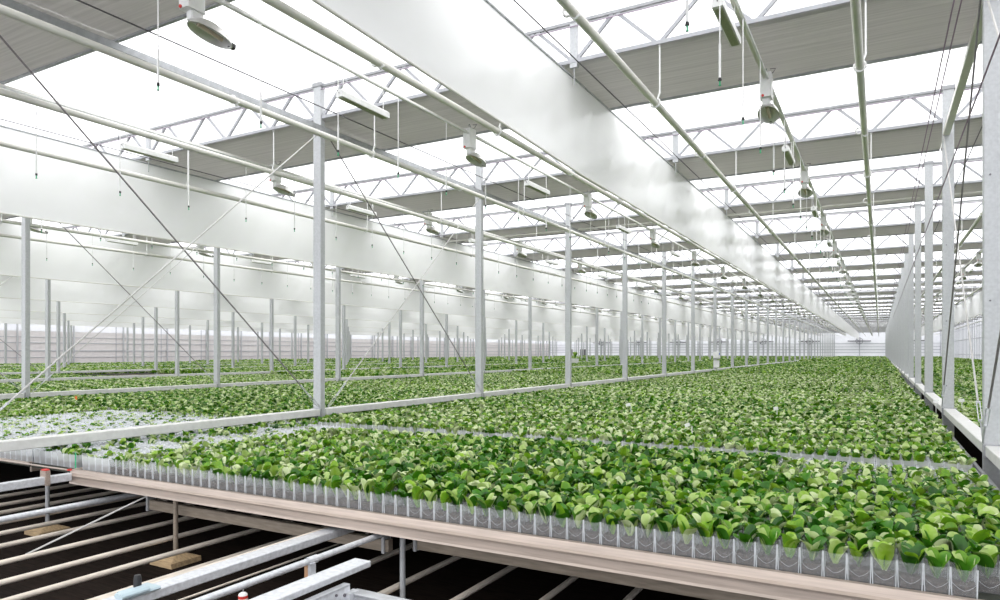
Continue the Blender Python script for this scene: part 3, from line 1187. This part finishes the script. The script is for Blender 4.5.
W4 = 0.008                       # corner seams
EV, EQ = [], []
for sx, sy in ((-1, -1), (1, -1), (1, 1), (-1, 1)):
    k = len(EV)
    EV += [(sx * bt - sx * W4, sy * bt, 0), (sx * bt, sy * bt, 0), (sx * bt, sy * bt - sy * W4, 0), (sx * tp - sx * W4, sy * tp * 1.01, hg + 0.012), (sx * tp * 1.01, sy * tp * 1.01, hg + 0.012), (sx * tp * 1.01, sy * tp - sy * W4, hg + 0.012)]
    EQ += [(k, k + 1, k + 4, k + 3), (k + 1, k + 2, k + 5, k + 4)]
EV = np.array(EV, dtype=np.float32); EQ = np.array(EQ, dtype=np.int32)
def milky(p):  # pots given the film with the reflection painted in
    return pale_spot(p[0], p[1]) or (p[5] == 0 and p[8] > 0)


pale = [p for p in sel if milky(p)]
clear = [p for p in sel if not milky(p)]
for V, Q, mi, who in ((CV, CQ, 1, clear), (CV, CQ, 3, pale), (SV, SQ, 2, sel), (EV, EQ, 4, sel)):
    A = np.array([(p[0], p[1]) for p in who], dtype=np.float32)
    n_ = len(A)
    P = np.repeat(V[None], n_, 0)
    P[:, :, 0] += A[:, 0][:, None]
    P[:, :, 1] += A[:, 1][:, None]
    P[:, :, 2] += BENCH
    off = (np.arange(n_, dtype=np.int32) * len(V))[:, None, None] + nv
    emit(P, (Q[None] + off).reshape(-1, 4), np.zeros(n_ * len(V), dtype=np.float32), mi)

V = np.concatenate(Vs); Q = np.concatenate(Qs); T = np.concatenate(Ts); MI = np.concatenate(Ms)
me = bpy.data.meshes.new('orchid_foliage')
me.vertices.add(len(V)); me.vertices.foreach_set('co', V.astype(np.float32).ravel())
me.loops.add(len(Q) * 4); me.loops.foreach_set('vertex_index', Q.astype(np.int32).ravel())
me.polygons.add(len(Q))
me.polygons.foreach_set('loop_start', np.arange(len(Q), dtype=np.int32) * 4)
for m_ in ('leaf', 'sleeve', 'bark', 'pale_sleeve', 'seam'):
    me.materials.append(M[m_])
me.polygons.foreach_set('material_index', MI)
me.polygons.foreach_set('use_smooth', (MI == 0))
a_ = me.attributes.new('tone', 'FLOAT', 'POINT')
a_.data.foreach_set('value', T)
me.update(calc_edges=True)
print('orchid mass faces', len(Q), 'own', len(own))
o = link('orchid_plants', me)
tag(o, 'countless young green orchids filling all the benches behind the front rows', 'orchids', None, 'stuff')

# white plant labels on sticks among the leaves
for (px, py, dz, ln, lab) in ((631, 406, -0.98, 0.22, 'white plant card on a stick standing mid-bench, tallest of the pair'),
                              (692, 426, -1.00, 0.24, 'small white plant card tilted on a stick in the second bench'),
                              (777, 410, -1.0, 0.22, 'thin white plant card seen edge-on in the second bench'),
                              (936, 403, -1.0, 0.22, 'white plant card by the pot row next to the post rail'),
                              (962, 402, -0.98, 0.2, 'white plant card beyond the post rail beside the brace cable')):
    p = gp(px, py, dz)
    t = thing('plant_label', lab, 'plant label', (p.x, p.y, dz - ln), TH + random.uniform(-0.5, 0.5), 'white plant cards')
    s_ = p.y / 18.0 + 0.5
    MB().box(-0.006, 0.006, -0.002, 0.002, 0, ln).build('stick', M['card'], t)
    c_ = MB().box(-0.035 * s_, 0.035 * s_, -0.002, 0.002, ln, ln + 0.045 * s_).build('card', M['card'], t)
    c_.rotation_euler = (0, random.uniform(-0.3, 0.3), 0)
p = gp(79, 478, BENCH + 0.02)
o = MB().box(-0.010, 0.010, -0.003, 0.003, 0.0, 0.17).add([(-0.01, -0.003, 0.17), (0.01, -0.003, 0.17), (0.0, -0.003, 0.19), (-0.01, 0.003, 0.17), (0.01, 0.003, 0.17), (0.0, 0.003, 0.19)], [(0, 1, 2), (3, 5, 4), (0, 2, 5, 3), (1, 4, 5, 2)]).build('plant_stake', M['green'])
o.location = (-7.87, 4.385, BENCH)
tag(o, 'small green plant stake at the far end of the front ledge', 'stake')

# ------------------------------------------------------------------ under the front bench
def pipe_x(q, d):
    return q * C * d


PD = 1.93
names = ['first', 'second', 'third', 'fourth', 'fifth', 'sixth', 'seventh', 'eighth', 'ninth', 'tenth', 'eleventh', 'twelfth', 'thirteenth', 'fourteenth', 'fifteenth', 'sixteenth']
qs = [-6.42, -6.08, -5.75, -5.47, -5.15, -4.845, -4.53, -4.17, -3.81, -3.51, -3.16, -2.82, -2.42, -2.06, -1.71, -1.355, -1.02]
names += ['last']
for i, q_ in enumerate(qs):
    x = pipe_x(q_, PD)
    thin = q_ == -2.82
    o = MB().tube((x, -2.0, -PD), (x, 16.0, -PD), 0.009 if thin else 0.025, 10).build('floor_pipe', M['tube'], None, True)
    tag(o, ('thin pale' if thin else 'beige') + ' heating pipe low under the bench, %s counted from the far end' % names[i], 'pipe', 'low heating pipes')
# short stands carrying those pipes
for y in (3.0, 7.5):
    if y > 4:
        o = MB().bar((-12.4, y, -PD - 0.035), (-0.5, y, -PD - 0.035), 0.03, 0.03).build('pipe_support', M['beam'])
        tag(o, 'low cross bar carrying the heating pipes under the bench', 'bar')

o = MB().tube((pipe_x(-5.24, 1.62), -1.5, -1.62), (pipe_x(-5.24, 1.62), 9, -1.62), 0.030, 14).build('roller_pipe', M['zinc'], None, True)
tag(o, 'thick bright zinc pipe running under the bench ledge, above the low pipes', 'pipe')
o = MB().tube((-6.70, 4.45, -1.51), (-7.18, 3.53, -1.95), 0.009, 6).build('diagonal_rod', M['cable_light'], None, True)
tag(o, 'thin pale diagonal rod crossing over the low heating pipes', 'rod')

for x0, x1, lab in ((-6.89, -3.62, 'brown cross beam under the ledge behind the wooden foot block'), (-3.37, 0.9, 'brown cross beam tucked under the near half of the ledge')):
    z0 = -1.69 if x0 < -5 else -1.625
    t = thing('bench_beam', lab, 'beam', (0, 0, 0), 0, 'cross beams under the bench')
    MB().bbox(x0, x1, 4.58, 4.64, z0, z0 + 0.105, 'x', 0.006).build('beam_bar', M['beam'], t)
    q = MB()
    for xx in (x0 + 0.02, x1 - 0.06):
        q.box(xx, xx + 0.025, 4.56, 4.66, z0 - 0.01, z0 + 0.16)
    q.build('bracket', M['channel'], t)
for i, (x, lab) in enumerate(((-8.66, 'bench stand near the pale rail at the far end of the ledge'), (-6.29, 'bench stand standing on the tan wooden foot block'),
                              (-3.41, 'bench stand behind the white tube end of the trolley frame'), (-0.9, 'bench stand hidden low under the near ledge'))):
    if i == 3:
        continue
    t = thing('bench_stand', 'grey ' + lab, 'stand', (x, 4.5, FLOOR), 0, 'bench stands')
    MB().tube((0, 0, 0.08), (0, 0, -1.46 - FLOOR), 0.024, 10).build('tube', M['channel'] if i != 1 else M['beam'], t, True)
    vs = [(-0.17, -0.17, 0), (0.17, -0.17, 0), (0.17, 0.17, 0), (-0.17, 0.17, 0), (-0.17, -0.17, 0.05), (0.17, -0.17, 0.05), (0.17, 0.17, 0.05), (-0.17, 0.17, 0.05),
          (-0.05, -0.05, 0.10), (0.05, -0.05, 0.10), (0.05, 0.05, 0.10), (-0.05, 0.05, 0.10)]
    fs = [(0, 1, 5, 4), (1, 2, 6, 5), (2, 3, 7, 6), (3, 0, 4, 7), (4, 5, 9, 8), (5, 6, 10, 9), (6, 7, 11, 10), (7, 4, 8, 11), (8, 9, 10, 11), (3, 2, 1, 0)]
    MB().add(vs, fs).build('foot_block', M['foot'], t)

t = thing('bench_rail', 'pale aluminium rail running out from the far end of the ledge', 'rail')
MB().bbox(-7.86, -7.79, 0.8, 4.30, -1.42, -1.335, 'y', 0.006).build('rail_bar', M['zinc'], t)
MB().box(-7.88, -7.775, 4.02, 4.07, -1.43, -1.27).build('end_bracket', M['alu'], t)
MB().box(-7.86, -7.79, 4.02, 4.07, -1.27, -1.255).build('red_tip', M['red'], t)

# ------------------------------------------------------------------ trolley frame in front
t = thing('roller_beam', 'wide galvanised box beam running in under the ledge', 'beam')
MB().bbox(-4.127, -3.998, -0.5, 6.0, -1.565, -1.50, 'y', 0.007).build('box_beam', M['zinc'], t)
MB().tube((-4.155, -0.5, -1.515), (-4.155, 6.0, -1.515), 0.012, 8).build('edge_tube', M['tube'], t, True)
bw = gp(150, 592, -1.48)
t = thing('beam_clamp', 'black-knobbed clamp on the galvanised box beam', 'clamp', (-4.06, bw.y, -1.50))
MB().bbox(-0.06, 0.09, -0.10, 0.10, 0.0, 0.022, 'y', 0.01).bbox(0.02, 0.10, -0.16, 0.02, 0.01, 0.045, 'y', 0.012).build('saddle', mat('pale_blue_plastic', (0.40, 0.50, 0.55), 0.4), t)
MB().lathe([(0.0, 0.0), (0.020, 0.0), (0.024, 0.02), (0.022, 0.07), (0.018, 0.085), (0.0, 0.088)], (0.0, 0.0, 0.02), 12).build('knob', M['black'], t, True)

o = MB().tube((-3.58, -0.5, -1.50), (-3.58, 6.2, -1.50), 0.024, 14).build('roller_pipe', M['zinc'], None, True)
tag(o, 'pale round pipe beside the galvanised box beam, nearer the trolley', 'pipe')

t = thing('warning_beacon', 'small white cylinder with a red band below the pale pipe', 'beacon', (gp(243, 592, -1.60).x, gp(243, 592, -1.60).y, -1.60))
MB().lathe([(0.0, 0.0), (0.014, -0.002), (0.028, -0.012), (0.030, -0.02), (0.030, -0.12), (0.0, -0.12)], (0, 0, 0), 14).build('body', M['plastic'], t, True)
MB().lathe([(0.0302, -0.022), (0.0312, -0.022), (0.0312, -0.040), (0.0302, -0.040)], (0, 0, 0), 14).build('red_band', M['red'], t, True)
MB().poly([(0, 0, 0), (0.006, 0, 0.03), (0.018, 0.01, 0.045), (0.012, 0.01, 0.07)], 0.004, 6).build('hook_wire', M['channel'], t)

t = thing('trolley_frame', 'bright aluminium trolley frame cut off by the lower picture edge', 'trolley')
MB().bbox(-2.90, -2.77, 0.6, 3.33, -1.337, -1.30, 'y', 0.004).build('top_tube', M['zinc'], t)
pl = MB().box(-2.745, -2.735, 2.60, 3.10, -1.72, -1.375).box(-2.78, -2.735, 2.55, 3.10, -1.378, -1.368).build('side_plate', M['zinc'], t)
q = MB()
for y in (2.98, 2.80, 2.65):
    q.tube((-2.737, y, -1.40), (-2.727, y, -1.40), 0.008, 8)
q.tube((-2.737, 3.05, -1.42), (-2.727, 3.05, -1.42), 0.010, 8)
q.build('bolt', M['wire'], pl)
MB().bbox(-2.735, -0.8, 3.10, 3.135, -1.62, -1.425, 'x', 0.005).bbox(-2.735, -0.8, 3.09, 3.17, -1.43, -1.415, 'x', 0.004).build('cross_member', M['channel'], t)
MB().box(-2.745, -2.70, 3.06, 3.14, -1.70, -1.41).build('corner_post', M['zinc'], t)
MB().poly([(-2.70, 2.55, -1.42), (-2.69, 2.52, -1.5), (-2.70, 2.5, -1.62), (-2.71, 2.45, -1.75)], 0.016, 8).build('blue_hose', M['blue'], t, True)
MB().box(-2.74, -2.70, 2.50, 2.62, -1.40, -1.385).build('black_clip', M['black'], t)
bx = gp(306, 570, -1.5)
t = thing('pipe_clamp', 'small clamp bracket gripping the pale pipe beside the trolley tube', 'clamp', (-3.58, 3.65, -1.50))
MB().lathe([(0.030, -0.05), (0.030, 0.05)], (0, 0, 0), 12).build('collar', M['zinc'], t).rotation_euler = (PI / 2, 0, 0)
MB().box(0.01, 0.04, -0.05, 0.0, -0.16, -0.01).box(0.03, 0.20, -0.04, -0.01, -0.12, -0.09).build('bracket', M['zinc'], t)
MB().box(-0.02, 0.012, -0.052, -0.02, -0.17, -0.02).build('tab', mat('rusty_tab', (0.48, 0.28, 0.16), 0.6), t)

# ------------------------------------------------------------------ small things further off
x, y = row_x(0) + 0.12, YK[6]
t = thing('climate_box', 'white climate sensor box fixed to a post low above the rail', 'sensor box', (x, y - 0.03, RAILZ))
MB().bbox(-0.16, 0.16, -0.22, -0.03, 0.08, 0.50, 'z', 0.02).build('lower_box', M['plastic'], t)
MB().lathe([(0.0, 1.02), (0.19, 1.0), (0.21, 0.93), (0.20, 0.62), (0.15, 0.58), (0.0, 0.58)], (0, -0.15, 0), 14).build('upper_housing', M['plastic'], t, True)
MB().box(0.12, 0.21, -0.26, -0.20, 0.82, 0.96).build('blue_label', M['blue'], t)
tag(t.children[-1], 'blue marker')

p = gp(575, 363, -1.02)
t = thing('potted_plant', 'larger green plant in a white pot standing alone between far benches', 'plant', (p.x, p.y, BENCH))
s_ = 5.2
V_, Q_, T_ = plant_geo(np.random.default_rng(41), 9, 6, 4, 1.0, 0.8)
f = link('foliage', leaf_mesh('foliage', V_ * s_ * 0.8, Q_, T_ * 0.7), t)
f.location = (0, 0, 0.42)
MB().lathe([(0, 0), (0.26, 0.0), (0.36, 0.62), (0.39, 0.64), (0.39, 0.70), (0.34, 0.70), (0.32, 0.6), (0, 0.6)], (0, 0, 0), 18).build('pot', M['plastic'], t, True)
p = gp(76, 401, -1.13)
o = MB().box(-0.04, 0.04, -0.004, 0.004, 0.16, 0.24).box(-0.004, 0.004, -0.004, 0.004, 0, 0.17).build('marker_flag', mat('orange_plastic', (0.85, 0.18, 0.03), 0.5))
o.location = (p.x, p.y, BENCH + 0.05)
tag(o, 'tiny orange marker flag among the plants beyond the white rail', 'marker')

# end-of-film fan units on the far wall
fu = thing('fan_unit', 'x', 'fan')
MB().bbox(-2.2, 2.2, -0.25, 0.25, -0.13, 0.10, 'x', 0.04).build('roller_box', M['fan'], fu)
MB().lathe([(0.62, -0.25), (0.70, -0.25), (0.70, 0.25), (0.62, 0.25)], (0, 0, 0), 18).build('fan_ring', M['fan'], fu).rotation_euler = (PI / 2, 0, 0)
q = MB()
for i in range(5):
    a = 2 * PI * i / 5
    q.bar((0.08 * math.cos(a), 0, 0.08 * math.sin(a)), (0.60 * math.cos(a), 0, 0.60 * math.sin(a)), 0.16, 0.02, (0.3, 1, 0))
q.build('blade', M['channel'], fu)
MB().box(-0.05, 0.05, 0.0, 0.3, -3.4, -0.1).build('stand', M['channel'], fu)
fans = Series(fu)
for b in BAYS:
    if b < -6 or not seen(bay_x(b), YEND - 1, 1, 3, 0):
        continue
    fans.put((bay_x(b), YEND - 0.45, 2.35), 'dark fan and roller unit at the far wall, %s' % BAYSHORT[b], 'fan units at the far wall')
fans.finish()

for i, x in enumerate((-70.5, -66.6)):
    o = thing('door_%d' % (i + 1), 'dark loading hatch low in the far end wall', 'door')
    del o['category']
    o.location = (x, YEND - 0.12, -0.2)
    tag(o, None, None, None, 'structure')
    MB().box(-0.9, 0.9, -0.03, 0.03, -0.9, 0.9).build('hatch_panel', M['fan'], o)
    q = MB().box(-1.0, -0.9, -0.06, 0.05, -1, 1).box(0.9, 1.0, -0.06, 0.05, -1, 1).box(-0.9, 0.9, -0.06, 0.05, 0.9, 1.0).box(-0.04, 0.04, -0.06, 0.05, -0.9, 0.9)
    q.build('hatch_frame', M['card'], o)

# ------------------------------------------------------------------ lift everything so that the floor is at zero
for o in list(SC.objects):
    if o.parent is None:
        o.location.z += EYE

# ------------------------------------------------------------------ daylight, camera, view
wd = bpy.data.worlds.new('overcast_sky')
SC.world = wd
wd.use_nodes = True
nt = wd.node_tree
bg = nt.nodes['Background']
tc = nt.nodes.new('ShaderNodeTexCoord')
sp = nt.nodes.new('ShaderNodeSeparateXYZ')
rp = nt.nodes.new('ShaderNodeValToRGB')
rp.color_ramp.elements[0].position = 0.0
rp.color_ramp.elements[0].color = (0.80, 0.83, 0.88, 1)
rp.color_ramp.elements[1].position = 0.6
rp.color_ramp.elements[1].color = (1.0, 1.0, 1.0, 1)
nt.links.new(tc.outputs['Generated'], sp.inputs[0])
nt.links.new(sp.outputs['Z'], rp.inputs[0])
nt.links.new(rp.outputs[0], bg.inputs['Color'])
bg.inputs['Strength'].default_value = 2.8

cd = bpy.data.cameras.new('camera')
cam = link('camera', cd)
cd.sensor_width = 36.0
cd.sensor_fit = 'HORIZONTAL'
cd.lens = F_PX / 1000 * 36.0
cd.shift_y = (HY - 300) / 1000
cd.clip_start, cd.clip_end = 0.05, 600
cam.location = (0, 0, EYE)
cam.rotation_euler = (PI / 2, 0, TH)
SC.camera = cam

vs_ = SC.view_settings
vs_.view_transform = 'Standard'
vs_.look = 'None'
vs_.exposure = 0.0
vs_.gamma = 1.0
vs_.use_curve_mapping = False
SC.cycles.use_denoising = True
SC.cycles.max_bounces = 10
SC.cycles.diffuse_bounces = 5
SC.cycles.glossy_bounces = 3
SC.cycles.transmission_bounces = 6
SC.cycles.transparent_max_bounces = 16
SC.cycles.sample_clamp_indirect = 6.0
